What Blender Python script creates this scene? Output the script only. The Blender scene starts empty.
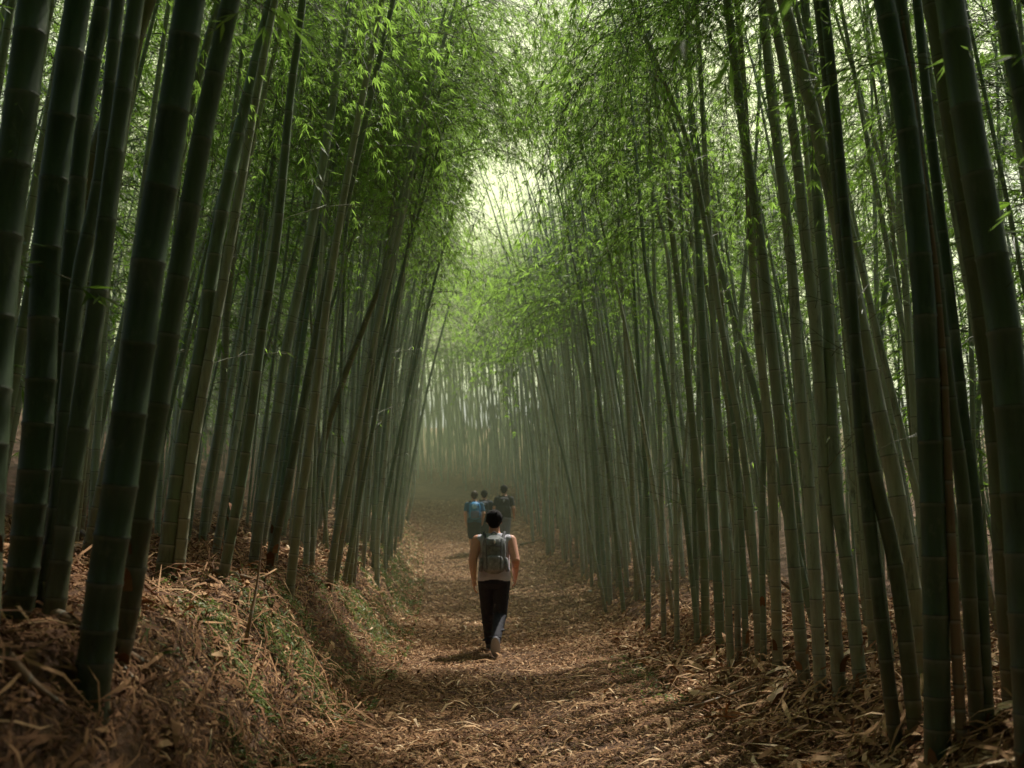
import bpy, math, random
import numpy as np
from mathutils import Vector, Matrix

random.seed(7)
R = np.random.RandomState(11)
SC = bpy.context.scene
COL = SC.collection
F = 1100.0
CAMZ = 1.5
PITCH = math.radians(7.4)

# ------------------------------------------------------------------ ground profile
def tab(y, ys, vs): return np.interp(y, ys, vs)
def path_c(y): return tab(y, [-20, 0, 7, 13, 22, 30, 38, 43, 49, 58, 90], [.1, .15, .3, .1, -.3, -.95, -1.6, -3.2, -8, -15, -40])
def path_hw(y): return tab(y, [0, 7, 13, 22, 30, 39, 60], [1.15, 1.5, 1.42, 1.55, 1.55, 1.6, 1.6])
def sstep(t):
    t = np.clip(t, 0, 1); return t * t * (3 - 2 * t)
def zpath(y):
    y = np.asarray(y, float)
    a = np.clip(y - 13, 0, 33)
    return .003 * a * a + np.clip(y - 46, 0, 30) * .12
def noise2(x, y):
    return (np.sin(x * 1.7 + 1.3 * np.sin(y * 1.1)) * np.cos(y * 1.9 + np.sin(x * 2.3)) * .6
            + .4 * np.sin(x * 4.1 + y * 3.3) * np.sin(y * 5.2 - x * 2.7))
def ground(x, y):
    x = np.asarray(x, float); y = np.asarray(y, float)
    c = path_c(y); h = path_hw(y)
    z = zpath(y)
    sl = (c - h) - x
    HL = tab(y, [0, 6, 13, 30, 45], [.95, .98, .88, 1.25, 1.2])
    nl = 1 + .12 * noise2(x * .8, y * .9)
    z = z + HL * sstep(sl / .85) * nl + .22 * np.clip(sl - .6, 0, 14)
    sr = x - (c + h)
    HR = tab(y, [0, 4, 8, 13, 40], [.52, .48, .38, .33, .45])
    z = z + HR * sstep(sr / .8) + .07 * np.clip(sr - .5, 0, 14)
    off = np.clip(np.maximum(sl, sr) / .6, 0, 1)
    z = z + noise2(x * 1.3, y * 1.1) * (.012 + .045 * off) + noise2(x * 4 + 5, y * 3.7) * (.005 + .018 * off)
    z = z - .04 * np.clip(1 - np.abs(x - c) / h, 0, 1)
    return z
def g1(x, y): return float(ground(x, y))

# ------------------------------------------------------------------ pixel -> world ray (surveying the photo)
def ray(px, py):
    u = (px - 512) / F; v = (384 - py) / F
    return np.array([u, math.cos(PITCH) - v * math.sin(PITCH), math.sin(PITCH) + v * math.cos(PITCH)])
def at_depth(px, py, d):
    r = ray(px, py); t = d / r[1]
    return np.array([r[0] * t, d, CAMZ + r[2] * t])
def at(px, py):
    r = ray(px, py)
    t = 1.2
    while t < 90:
        p = r * t
        if CAMZ + p[2] < g1(p[0], p[1]):
            lo, hi = t - .05, t
            for _ in range(12):
                m = (lo + hi) / 2; p = r * m
                if CAMZ + p[2] < g1(p[0], p[1]): hi = m
                else: lo = m
            break
        t += .05
    p = r * t
    return np.array([p[0], p[1], g1(p[0], p[1])])

# ------------------------------------------------------------------ object helpers
def link(o, parent=None):
    COL.objects.link(o)
    if parent is not None: o.parent = parent
    return o
def npmesh(name, V, Q, mats, parent=None, attrs=None, midx=None, smooth=False):
    me = bpy.data.meshes.new(name)
    V = np.ascontiguousarray(V, dtype=np.float32); Q = np.ascontiguousarray(Q, dtype=np.int32)
    k = Q.shape[1]
    me.vertices.add(len(V)); me.vertices.foreach_set('co', V.ravel())
    me.loops.add(Q.size); me.loops.foreach_set('vertex_index', Q.ravel())
    me.polygons.add(len(Q)); me.polygons.foreach_set('loop_start', np.arange(0, Q.size, k, dtype=np.int32))
    if midx is not None: me.polygons.foreach_set('material_index', np.ascontiguousarray(midx, dtype=np.int32))
    me.polygons.foreach_set('use_smooth', np.full(len(Q), smooth))
    me.update(calc_edges=True)
    for a, val in (attrs or {}).items():
        at_ = me.attributes.new(a, 'FLOAT', 'POINT'); at_.data.foreach_set('value', np.ascontiguousarray(val, dtype=np.float32))
    for m in mats: me.materials.append(m)
    return link(bpy.data.objects.new(name, me), parent)
def empty(name, loc=(0, 0, 0), rz=0):
    o = bpy.data.objects.new(name, None); o.location = loc; o.rotation_euler = (0, 0, rz); o.empty_display_size = .2
    return link(o)
def tag(o, label=None, cat=None, group=None, kind=None):
    if label: o['label'] = label
    if cat: o['category'] = cat
    if group: o['group'] = group
    if kind: o['kind'] = kind
    return o

# ------------------------------------------------------------------ materials
def mat(name):
    m = bpy.data.materials.new(name); m.use_nodes = True
    nt = m.node_tree; b = nt.nodes['Principled BSDF']
    return m, nt, b
def N(nt, t, **kw):
    n = nt.nodes.new(t)
    for k, v in kw.items():
        if k in n.inputs.keys() if hasattr(n.inputs, 'keys') else False: n.inputs[k].default_value = v
        else: setattr(n, k, v)
    return n
def mixc(nt, fac, a, b, blend='MIX'):
    n = nt.nodes.new('ShaderNodeMix'); n.data_type = 'RGBA'; n.blend_type = blend
    for i, v in ((0, fac), (6, a), (7, b)):
        if isinstance(v, (int, float)): n.inputs[i].default_value = v
        elif isinstance(v, tuple): n.inputs[i].default_value = (*v, 1) if len(v) == 3 else v
        else: nt.links.new(v, n.inputs[i])
    return n.outputs[2]
def mth(nt, op, a, b=None, c=None):
    n = nt.nodes.new('ShaderNodeMath'); n.operation = op
    for i, v in enumerate((a, b, c)):
        if v is None: continue
        if isinstance(v, (int, float)): n.inputs[i].default_value = v
        else: nt.links.new(v, n.inputs[i])
    return n.outputs[0]
def mrange(nt, v, a, b, c=0., d=1.):
    n = nt.nodes.new('ShaderNodeMapRange'); nt.links.new(v, n.inputs[0])
    for i, x in enumerate((a, b, c, d)): n.inputs[i + 1].default_value = x
    return n.outputs[0]
def attr(nt, name):
    n = nt.nodes.new('ShaderNodeAttribute'); n.attribute_name = name; return n.outputs['Fac']
def noise(nt, scale, detail=4, vec=None, rough=.6):
    n = nt.nodes.new('ShaderNodeTexNoise'); n.inputs['Scale'].default_value = scale; n.inputs['Detail'].default_value = detail
    n.inputs['Roughness'].default_value = rough
    if vec is not None: nt.links.new(vec, n.inputs['Vector'])
    return n.outputs[0]
def coords(nt, scale=None, which='Object'):
    t = nt.nodes.new('ShaderNodeTexCoord')
    if scale is None: return t.outputs[which]
    m = nt.nodes.new('ShaderNodeMapping'); m.inputs['Scale'].default_value = scale
    nt.links.new(t.outputs[which], m.inputs[0]); return m.outputs[0]
def bump(nt, b, h, strength=.3, dist=.01):
    n = nt.nodes.new('ShaderNodeBump'); n.inputs['Strength'].default_value = strength; n.inputs['Distance'].default_value = dist
    nt.links.new(h, n.inputs['Height']); nt.links.new(n.outputs[0], b.inputs['Normal'])

def culm_material(name, c1, c2, base, dry=False, wx=.6):
    m, nt, b = mat(name)
    oi = nt.nodes.new('ShaderNodeObjectInfo')
    rnd = attr(nt, 'tone')
    u = attr(nt, 'node'); h = attr(nt, 'hgt')
    fr = mth(nt, 'FRACT', u)
    c = mixc(nt, rnd, c1, c2)
    # tone of each internode
    wn = nt.nodes.new('ShaderNodeTexWhiteNoise'); wn.noise_dimensions = '2D'
    cmb = nt.nodes.new('ShaderNodeCombineXYZ'); nt.links.new(mth(nt, 'FLOOR', u), cmb.inputs[0]); nt.links.new(rnd, cmb.inputs[1])
    nt.links.new(cmb.outputs[0], wn.inputs['Vector'])
    c = mixc(nt, mth(nt, 'MULTIPLY', wn.outputs[0], .10), c, (.17, .15, .07) if not dry else (.2, .1, .05))
    # long vertical streaks and lichen
    st = noise(nt, 1, 5, coords(nt, (30, 30, 1.6)), .7)
    c = mixc(nt, mrange(nt, st, .45, .75, 0, .45), c, (.05, .055, .035))
    li = noise(nt, 9, 6, coords(nt, (1, 1, .6)), .75)
    c = mixc(nt, mrange(nt, li, .56, .72, 0, .55), c, (.26, .27, .19))
    # brown foot
    foot = mth(nt, 'ADD', h, mth(nt, 'MULTIPLY', mth(nt, 'SUBTRACT', noise(nt, 3, 3, coords(nt, (3, 3, 1))), .5), .9))
    foot = mth(nt, 'ADD', foot, mth(nt, 'MULTIPLY', rnd, -.8))
    hsh = mth(nt, 'FRACT', mth(nt, 'MULTIPLY', rnd, 37.7))
    ft = mth(nt, 'MULTIPLY', mrange(nt, foot, -.45, .45, .95, 0.), mrange(nt, hsh, .1, .7, .35, 1.))
    ft = mth(nt, 'MULTIPLY', ft, mrange(nt, noise(nt, 5, 5, coords(nt, (4, 4, 1.5)), .8), .35, .6, .35, 1.))
    c = mixc(nt, ft, c, base)
    yel = mrange(nt, mth(nt, 'FRACT', mth(nt, 'MULTIPLY', rnd, 91.3)), .8, .95, 0, .5)
    c = mixc(nt, yel, c, (.24, .20, .09))
    c = mixc(nt, mrange(nt, noise(nt, 4, 6, coords(nt, (2, 2, .5)), .8), .54, .66, 0, .6), c, (.035, .04, .02))
    # pale waxy band under the node, dark line on it
    wax = mth(nt, 'MULTIPLY', mrange(nt, fr, .92, .985, 0, wx), mrange(nt, noise(nt, 12, 3, coords(nt)), .3, .65, .25, 1.))
    pw = mth(nt, 'MULTIPLY', mrange(nt, fr, .55, .97, 0, .45), mrange(nt, wn.outputs[0], .45, .9, 0, 1))
    c = mixc(nt, pw, c, (.30, .33, .27))
    c = mixc(nt, wax, c, (.42, .43, .36))
    up = mrange(nt, fr, .0, .03, 1, 0)
    c = mixc(nt, mth(nt, 'MULTIPLY', up, .8), c, (.06, .05, .03))
    nt.links.new(c, b.inputs['Base Color'])
    b.inputs['Roughness'].default_value = .42 if not dry else .7
    b.inputs['Specular IOR Level'].default_value = .45
    bump(nt, b, mth(nt, 'ADD', mth(nt, 'MULTIPLY', st, .6), li), .25, .004)
    return m
M_CULM = culm_material('green_cane', (.15, .215, .125), (.47, .52, .39), (.22, .13, .07))
M_CULM_SHADED = culm_material('shaded_dark_cane', (.062, .110, .058), (.15, .18, .10), (.14, .085, .045), wx=.32)  # darker copy of the green cane, foreground shade put into its colour
M_DRY = culm_material('dry_cane', (.34, .21, .12), (.26, .17, .10), (.2, .12, .06), True)

def leaf_material(name, a, b_, tr, k=.55):
    m, nt, b = mat(name)
    r = attr(nt, 'rnd')
    c = mixc(nt, r, a, b_)
    b.inputs['Roughness'].default_value = .45; b.inputs['Specular IOR Level'].default_value = .35
    nt.links.new(c, b.inputs['Base Color'])
    t = nt.nodes.new('ShaderNodeBsdfTranslucent')
    tc = mixc(nt, r, tr, tuple(x * .7 for x in tr))
    nt.links.new(tc, t.inputs[0])
    ms = nt.nodes.new('ShaderNodeMixShader'); ms.inputs[0].default_value = k
    nt.links.new(b.outputs[0], ms.inputs[1]); nt.links.new(t.outputs[0], ms.inputs[2])
    nt.links.new(ms.outputs[0], nt.nodes['Material Output'].inputs[0])
    return m
M_LEAF = leaf_material('bamboo_leaf', (.06, .15, .022), (.15, .25, .035), (.40, .66, .11), .6)
M_LEAF_SHADED = leaf_material('shaded_bamboo_leaf', (.045, .11, .018), (.11, .19, .03), (.28, .50, .055), .5)  # darker leaf copy, shade of the side grove put into its colour
M_TWIG, _nt, _b = mat('twig'); _b.inputs['Base Color'].default_value = (.11, .12, .05, 1); _b.inputs['Roughness'].default_value = .6
M_COVER = leaf_material('cover_leaf', (.10, .15, .035), (.22, .25, .08), (.25, .36, .08), .35)

def litter_mat():
    m, nt, b = mat('dry_leaf')
    r = attr(nt, 'rnd')
    cr = nt.nodes.new('ShaderNodeValToRGB'); nt.links.new(r, cr.inputs[0])
    e = cr.color_ramp.elements; e[0].color = (.12, .055, .026, 1); e[1].color = (.86, .64, .41, 1); e[1].position = 1
    for p, c in ((.3, (.23, .112, .050, 1)), (.6, (.43, .245, .118, 1)), (.85, (.64, .42, .23, 1))):
        x = e.new(p); x.color = c
    nt.links.new(cr.outputs[0], b.inputs['Base Color']); b.inputs['Roughness'].default_value = .75; b.inputs['Specular IOR Level'].default_value = .15
    return m
M_LITTER = litter_mat()
def ground_mat():
    m, nt, b = mat('forest_floor')
    n1 = noise(nt, 14, 8, coords(nt), .75); n2 = noise(nt, 1.1, 3, coords(nt)); n3 = noise(nt, 60, 4, coords(nt, (1, 1, 1)), .7)
    c = mixc(nt, mrange(nt, n1, .35, .68), (.07, .032, .016), (.27, .145, .075))
    c = mixc(nt, mrange(nt, n2, .45, .7, 0, .5), c, (.32, .17, .085))
    c = mixc(nt, mrange(nt, n3, .5, .75, 0, .5), c, (.38, .22, .12))
    nt.links.new(c, b.inputs['Base Color']); b.inputs['Roughness'].default_value = .9
    bump(nt, b, mth(nt, 'ADD', n1, n3), .9, .04)
    return m
M_GROUND = ground_mat()

def plain(name, col, rough=.7, var=.25, scale=60, bstr=.2, bdist=.003, metal=0, spec=.3):
    m, nt, b = mat(name)
    n = noise(nt, scale, 5, coords(nt), .7)
    dark = tuple(x * (1 - var) for x in col); light = tuple(min(1, x * (1 + var)) for x in col)
    nt.links.new(mixc(nt, mrange(nt, n, .3, .7), dark, light), b.inputs['Base Color'])
    b.inputs['Roughness'].default_value = rough; b.inputs['Metallic'].default_value = metal; b.inputs['Specular IOR Level'].default_value = spec
    bump(nt, b, n, bstr, bdist)
    return m

# ------------------------------------------------------------------ ground sheet
def build_ground():
    xs = np.concatenate([np.linspace(-260, -14, 22)[:-1], np.linspace(-14, -5, 46)[:-1], np.linspace(-5, 5, 168)[:-1], np.linspace(5, 14, 46)[:-1], np.linspace(14, 260, 22)])
    ys = np.concatenate([np.linspace(-150, -2, 14)[:-1], np.linspace(-2, 16, 260)[:-1], np.linspace(16, 50, 240)[:-1], np.linspace(50, 90, 50)[:-1], np.linspace(90, 400, 14)])
    X, Y = np.meshgrid(xs, ys); Z = ground(X, Y)
    V = np.stack([X, Y, Z], -1).reshape(-1, 3)
    nx, ny = len(xs), len(ys)
    i, j = np.meshgrid(np.arange(nx - 1), np.arange(ny - 1))
    a = (j * nx + i).ravel()
    Q = np.stack([a, a + 1, a + nx + 1, a + nx], 1)
    o = npmesh('ground', V, Q, [M_GROUND], smooth=True); tag(o, kind='structure')
build_ground()

# ------------------------------------------------------------------ leaf sprays (templates)
def frame_for(d):
    d = d / np.linalg.norm(d)
    s = np.cross(d, [0, 0, 1.]); n = np.linalg.norm(s)
    s = np.array([1., 0, 0]) if n < 1e-3 else s / n
    return d, s, np.cross(s, d)
def leaf_quad(p, d, L, W, roll, fold):
    d, s, u = frame_for(d)
    w = s * math.cos(roll) + u * math.sin(roll); n = np.cross(w, d)
    m = p + d * L * .4
    return [p, m + w * W / 2 - n * fold, p + d * L + np.array([0, 0, -L * .12]), m - w * W / 2 - n * fold]
def twig_quads(a, b, r):
    d, s, u = frame_for(b - a)
    out = []
    for k in range(3):
        t0, t1 = k * 2.094, (k + 1) * 2.094
        o0 = (s * math.cos(t0) + u * math.sin(t0)) * r; o1 = (s * math.cos(t1) + u * math.sin(t1)) * r
        out.append([a + o0, a + o1, b + o1 * .6, b + o0 * .6])
    return out
def make_spray(rs, length, step, lsize, nl):
    leaves, rnd, tw = [], [], []
    p = np.zeros(3); d = np.array([1., 0, .45 + rs.uniform(-.2, .2)])
    n = int(length / step); d /= np.linalg.norm(d); side = 1
    for i in range(n):
        q = p + d * step
        tw += twig_quads(p, q, .0045 * (1 - .7 * i / n))
        if i > 1:
            side = -side
            td = d * .6 + np.array([0, side * rs.uniform(.5, 1.1), rs.uniform(-.35, .35)]); td /= np.linalg.norm(td)
            tl = rs.uniform(.10, .34) * (1.1 - .5 * i / n)
            e = q + td * tl + np.array([0, 0, -tl * .25])
            tw += twig_quads(q, e, .0018)
            for c in range(rs.randint(1, 3)):
                b0 = e if c == 0 else q + (e - q) * rs.uniform(.3, .8)
                for k in range(nl):
                    a = (k - (nl - 1) / 2) * rs.uniform(.35, .6)
                    dd = np.array([td[0] * math.cos(a) - td[1] * math.sin(a), td[0] * math.sin(a) + td[1] * math.cos(a), rs.uniform(-1.0, .05)])
                    L = lsize * rs.uniform(.65, 1.2)
                    leaves.append(leaf_quad(b0, dd, L, L * .14, rs.uniform(-.7, .7), L * .02)); rnd.append(rs.uniform(0, 1))
        p = q
        d = d + np.array([0, rs.uniform(-.08, .08), -.10 - .04 * i / n * 3]); d /= np.linalg.norm(d)
    V = np.array(leaves + tw).reshape(-1, 3)
    return V, np.repeat(np.array(rnd + [.5] * len(tw)), 4), np.array([0] * len(leaves) + [1] * len(tw))
SUN_DIR = Vector((.32, .45, .83)).normalized()
GAPS = [(at(425, 660), .4), (at(455, 664), .55), (at(492, 666), .6), (at(535, 669), .5), (at(585, 661), .2), (at(650, 705), .3), (at(680, 700), .2), (at(610, 722), .16), (at(232, 650), .34), (at(250, 662), .2), (at(222, 630), .16), (at(660, 764), .42), (at(640, 752), .3), (at(400, 735), .12), (at(480, 625), .2), (at(470, 575), .5), (at(440, 660), .25), (at(600, 575), .35),
        (at_depth(238, 150, 8.1), .22), (at_depth(393, 330, 17), .5), (at(700, 720), .16), (at_depth(494, 560, 12.9), .3), (at_depth(484, 520, 30), 1.2)]
def in_gap(p):
    for c, r in GAPS:
        d = p - c; sd = np.array(SUN_DIR); t = d.dot(sd)
        if t > .3 and np.linalg.norm(d - sd * t) < r + .8: return True
    return False
SPRAY_HI = [make_spray(np.random.RandomState(100 + i), 1.0 + .12 * i, .068, .072, 4) for i in range(7)]
def make_bare(rs):
    tw, lv, rn = [], [], []
    p = np.zeros(3); d = np.array([1., 0, rs.uniform(.3, 1.2)]); d /= np.linalg.norm(d)
    n = rs.randint(5, 9)
    for i in range(n):
        q = p + d * .12; tw += twig_quads(p, q, .004 * (1 - .6 * i / n))
        if i > 1:
            e = q + np.array([d[0] * .7, (-1) ** i * rs.uniform(.3, .9), rs.uniform(-.2, .4)]) * rs.uniform(.08, .25)
            tw += twig_quads(q, e, .002)
            if rs.uniform() < .45: lv.append(leaf_quad(e, np.array([d[0], (-1) ** i * .6, -.6]), .09, .012, 0, .002)); rn.append(rs.uniform())
        p = q; d = d + np.array([0, rs.uniform(-.2, .2), rs.uniform(-.25, .08)]); d /= np.linalg.norm(d)
    if not lv: lv.append(leaf_quad(p, d, .09, .012, 0, .002)); rn.append(.5)
    V = np.array(lv + tw).reshape(-1, 3)
    return V, np.repeat(np.array(rn + [.5] * len(tw)), 4), np.array([0] * len(lv) + [1] * len(tw))
BARE = [make_bare(np.random.RandomState(300 + i)) for i in range(8)]
SPRAY_LO = [make_spray(np.random.RandomState(200 + i), 1.2, .11, .108, 3) for i in range(5)]
OVER = [make_spray(np.random.RandomState(400 + i), 2.0 + .15 * i, .075, .070, 4) for i in range(5)]
for _s in SPRAY_LO: pass

def foliage_arrays(P, L, r_of, h0, nbr, bias, rs, templ, scale=1., org=(0, 0, 0), hmax=None, bare=0, over=0):
    """P: curve sampler by arclength; sprays from height h0 to the tip."""
    Vs, Rn, Mi = [], [], []
    for k in range(nbr):
        t = (k + rs.uniform(0, 1)) / nbr
        s = h0 + ((hmax or L) - h0) * t ** .85
        p = P(min(s, L))
        wz, wy, wx = p[2] + org[2], p[1] + org[1], p[0] + org[0]
        if k and wz > CAMZ + .54 * max(wy, 0) + .4 and rs.uniform() > (.97 if wy < 8 else (.6 if wy < 10.5 else (.16 if .5 < wx < 6 and wy < 24 else .08))): continue   # crowns above view thinned for daylight, left full near the start for shade
        if k and in_gap(p + org): continue
        wx = p[0] + org[0]
        # no crown hangs low right over the start of the trail, and the crowns stay open along a slot above it
        if k and wy < 9 and wz < CAMZ + .56 * max(wy, 0) + (1.9 if wy < 7 else .2) and abs(wx) < .6 * max(wy, 0) + 1.6: continue
        if k and 1.2 < wy < 6.8 and wz < CAMZ + .6 * wy + 1.5 and abs(wx) < .8 * wy + 2.: continue
        if k and wy > 12 and abs(wx - float(path_c(wy)) - .01 * wy) < .085 * wy and CAMZ + .225 * wy < wz < CAMZ + .36 * wy and rs.uniform() < .86: continue
        az = rs.uniform(0, 2 * math.pi)
        if rs.uniform() < .45: az = (0 if bias > 0 else math.pi) + rs.uniform(-.9, .9)
        V, rn, mi = templ[rs.randint(len(templ))]
        sc = scale * (1.35 if abs(math.sin(az)) < .6 and math.cos(az) * bias > 0 else 1) * (1.15 - .2 * t) * rs.uniform(.7, 1.15)
        tilt = rs.uniform(-.25, .7) - .2 * (1 - t)
        ca, sa, ct, st = math.cos(az), math.sin(az), math.cos(tilt), math.sin(tilt)
        Ry = np.array([[ct, 0, -st], [0, 1, 0], [st, 0, ct]]); Rz = np.array([[ca, -sa, 0], [sa, ca, 0], [0, 0, 1]])
        Vs.append((V * sc) @ (Rz @ Ry).T + p); Rn.append(np.clip(rn * .7 + rs.uniform(0, .3), 0, 1)); Mi.append(mi)
    for k in range(over):
        for _t in range(8):
            s = L * rs.uniform(.55, 1.); p = P(s); wz, wy = p[2] + org[2], p[1] + org[1]
            if CAMZ + (.385 if k % 2 else .46) * wy < wz < CAMZ + .56 * wy + (0 if k % 2 else 3.5): break
        else: continue
        if in_gap(p + org): continue
        V, rn, mi = OVER[rs.randint(len(OVER))]
        az = (0 if bias > 0 else math.pi) + rs.uniform(-.8, .8); ca, sa = math.cos(az), math.sin(az)
        Vs.append((V * rs.uniform(.7, 1.1)) @ np.array([[ca, -sa, 0], [sa, ca, 0], [0, 0, 1]]).T + p); Rn.append(np.clip(rn * .7 + rs.uniform(0, .3), 0, 1)); Mi.append(mi)
    for k in range(bare):
        p = P(rs.uniform(1.3, max(2.5, h0 + 1.5))); az = rs.uniform(0, 2 * math.pi); V, rn, mi = BARE[rs.randint(len(BARE))]
        ca, sa = math.cos(az), math.sin(az)
        Vs.append((V * rs.uniform(.5, 1.1)) @ np.array([[ca, -sa, 0], [sa, ca, 0], [0, 0, 1]]).T + p); Rn.append(rn); Mi.append(mi)
    V = np.concatenate(Vs).reshape(-1, 4, 3); Rn = np.concatenate(Rn).reshape(-1, 4); Mi = np.concatenate(Mi)
    # openings in the crowns: shafts that let the sun reach the trail, and the slot above it
    c = V.mean(1) + np.asarray(org); keep = np.ones(len(c), bool); sd = np.array(SUN_DIR)
    for g_, r in GAPS:
        d = c - g_; t = d @ sd
        keep &= ~((t > .3) & (np.linalg.norm(d - t[:, None] * sd, axis=1) < r))
    wy = c[:, 1]; e = ((c[:, 0] - path_c(wy) - .008 * wy) / (.062 * wy + .01)) ** 2 + (((c[:, 2] - CAMZ) / (wy + 1e-3) - .30) / .075) ** 2
    keep &= ~((wy > 12) & (e < 1) & (rs.uniform(0, 1, len(c)) > .12 + .8 * e))
    if keep.sum() < 4: keep[:4] = True
    return V[keep].reshape(-1, 3), Rn[keep].ravel(), Mi[keep]

# ------------------------------------------------------------------ bamboo canes
def resample(pts, bend, L, rs, bias):
    """smooth curve through pts (world), continued to arclength L, arching towards the path"""
    pts = [np.array(p, float) for p in pts]
    out = [pts[0]]
    ext = [2 * pts[0] - pts[1]] + pts + [2 * pts[-1] - pts[-2]]
    for i in range(1, len(ext) - 2):
        a, b, c, d = ext[i - 1:i + 3]
        n = max(2, int(np.linalg.norm(c - b) / .25))
        for k in range(1, n + 1):
            t = k / n
            out.append(.5 * ((2 * b) + (-a + c) * t + (2 * a - 5 * b + 4 * c - d) * t * t + (-a + 3 * b - 3 * c + d) * t ** 3))
    out = np.array(out)
    s = np.concatenate([[0], np.cumsum(np.linalg.norm(np.diff(out, axis=0), axis=1))])
    j = max(0, len(out) - 5)
    d = out[-1] - out[j]; d /= np.linalg.norm(d)
    cur, sl, P = out[-1], s[-1], list(out)
    wob = rs.uniform(-.006, .006)
    while sl < L:
        f = sl / L
        d = d + np.array([bias * bend * .010 * f, wob, -.055 * max(0, f - .55)]); d /= np.linalg.norm(d)
        cur = cur + d * .3; sl += .3; P.append(cur)
    P = np.array(P)
    s = np.concatenate([[0], np.cumsum(np.linalg.norm(np.diff(P, axis=0), axis=1))])
    def f(q): return np.array([np.interp(q, s, P[:, k]) for k in range(3)])
    return f, min(L, s[-1])
def culm_arrays(f, L, r0, rs, sides=12, detail=True, tone=.5):
    rings, hs, us = [], [], []
    def rad(s): return r0 * (1 - .86 * (s / L) ** 1.35) + .0015
    s, u, gap = 0., 0., .10 + rs.uniform(0, .05)
    full = .26 + min(.14, r0 * 1.6) + rs.uniform(-.03, .03)
    seq = [(0., 1.1, 0.), (.006, 1.08, .01)]
    k = 0
    while s < L:
        g = min(full * (1 - .45 * (s / L)), gap); gap = gap * 1.16 if gap < full else full
        if not detail: g *= 3
        g *= rs.uniform(.86, 1.14); e = min(L, s + g)
        if detail:
            seq += [(s + .012, 1.0, k + .04), (s + (e - s) * .5, .985, k + .5), (e - .016, 1.0, k + .94), (e - .009, 1.03, k + .985), (e, 1.055, k + .999)]
            seq += [(e + .0015, 1.055, k + 1.001), (e + .008, 1.02, k + 1.015)]
        else: seq += [(e, 1., k + .5)]
        s = e; k += 1
    seq = [q for q in seq if q[0] <= L]
    S = np.array([q[0] for q in seq]); W = np.array([q[1] for q in seq]); U = np.array([q[2] for q in seq])
    P = np.array([f(x) for x in S])
    T = np.array([f(min(L, x + .1)) - f(max(0, x - .1)) for x in S]); T /= np.linalg.norm(T, axis=1)[:, None] + 1e-9
    A = np.cross(T, [0, 1., 0]); A /= np.linalg.norm(A, axis=1)[:, None]; B = np.cross(T, A)
    rr = np.array([rad(x) for x in S]) * W
    th = np.arange(sides) * 2 * math.pi / sides
    V = P[:, None] + rr[:, None, None] * (np.cos(th)[None, :, None] * A[:, None] + np.sin(th)[None, :, None] * B[:, None])
    n = len(S)
    i, j = np.meshgrid(np.arange(n - 1), np.arange(sides), indexing='ij')
    a = (i * sides + j); b = (i * sides + (j + 1) % sides)
    Q = np.stack([a, b, b + sides, a + sides], -1).reshape(-1, 4)
    return V.reshape(-1, 3), Q, np.repeat(S, sides), np.repeat(U, sides), np.full(n * sides, tone)

STATS = []
def bamboo(pts, r0, L, bias, label, group, seed, h0=4.3, nbr=24, mtl=None, hi=True, bend=1., leaves=True, tone=None, name='bamboo', sheath=0, over=0):
    rs = np.random.RandomState(seed)
    f, L = resample(pts, bend, L, rs, bias)
    base = f(0)
    root = empty(name, tuple(base)); tag(root, label, 'bamboo', group)
    g = lambda q: f(q) - base
    V, Q, h, u, tn = culm_arrays(g, L, r0, rs, tone=rs.uniform() if tone is None else tone)
    V[:, 2] -= np.where(h < .01, .12, 0)
    npmesh('culm', V, Q, [mtl or M_CULM], root, {'hgt': h, 'node': u, 'tone': tn}, smooth=True)
    if sheath:
        for q in range(sheath):
            hh = rs.uniform(.15, .6) if q % 2 else 0.
            a0 = rs.uniform(0, 6.28); wd = rs.uniform(.35, .8); ln = rs.uniform(.10, .26); fl = rs.uniform(.05, .6) * ln
            c0 = g(hh); rad = r0 * 1.06; qs = []
            def pt(t, sgn):
                w_ = wd * (1 - t ** 1.6) * sgn; rd = rad + .004 + fl * t * t
                return c0 + np.array([math.cos(a0 + w_) * rd, math.sin(a0 + w_) * rd, -.03 + ln * t * (1 - .35 * t)])
            vs = [pt(t, sg) for t in (0, .33, .66, .97) for sg in (-1, 1)]
            npmesh('sheath', np.array(vs), np.array([[0, 1, 3, 2], [2, 3, 5, 4], [4, 5, 7, 6]]), [M_LITTER], root, {'rnd': np.full(8, rs.uniform(.1, .5))})
    if leaves:
        V, rn, mi = foliage_arrays(g, L, None, h0, nbr, bias, rs, SPRAY_HI if hi else SPRAY_LO, org=base, bare=7 if 6 < base[1] < 26 else 2, over=over)
        npmesh('foliage', V, np.arange(len(V)).reshape(-1, 4), [M_LEAF, M_TWIG], root, {'rnd': rn}, midx=mi)
    return root

GL = 'front canes on the left bank'; GR = 'front canes on the right side'
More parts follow.
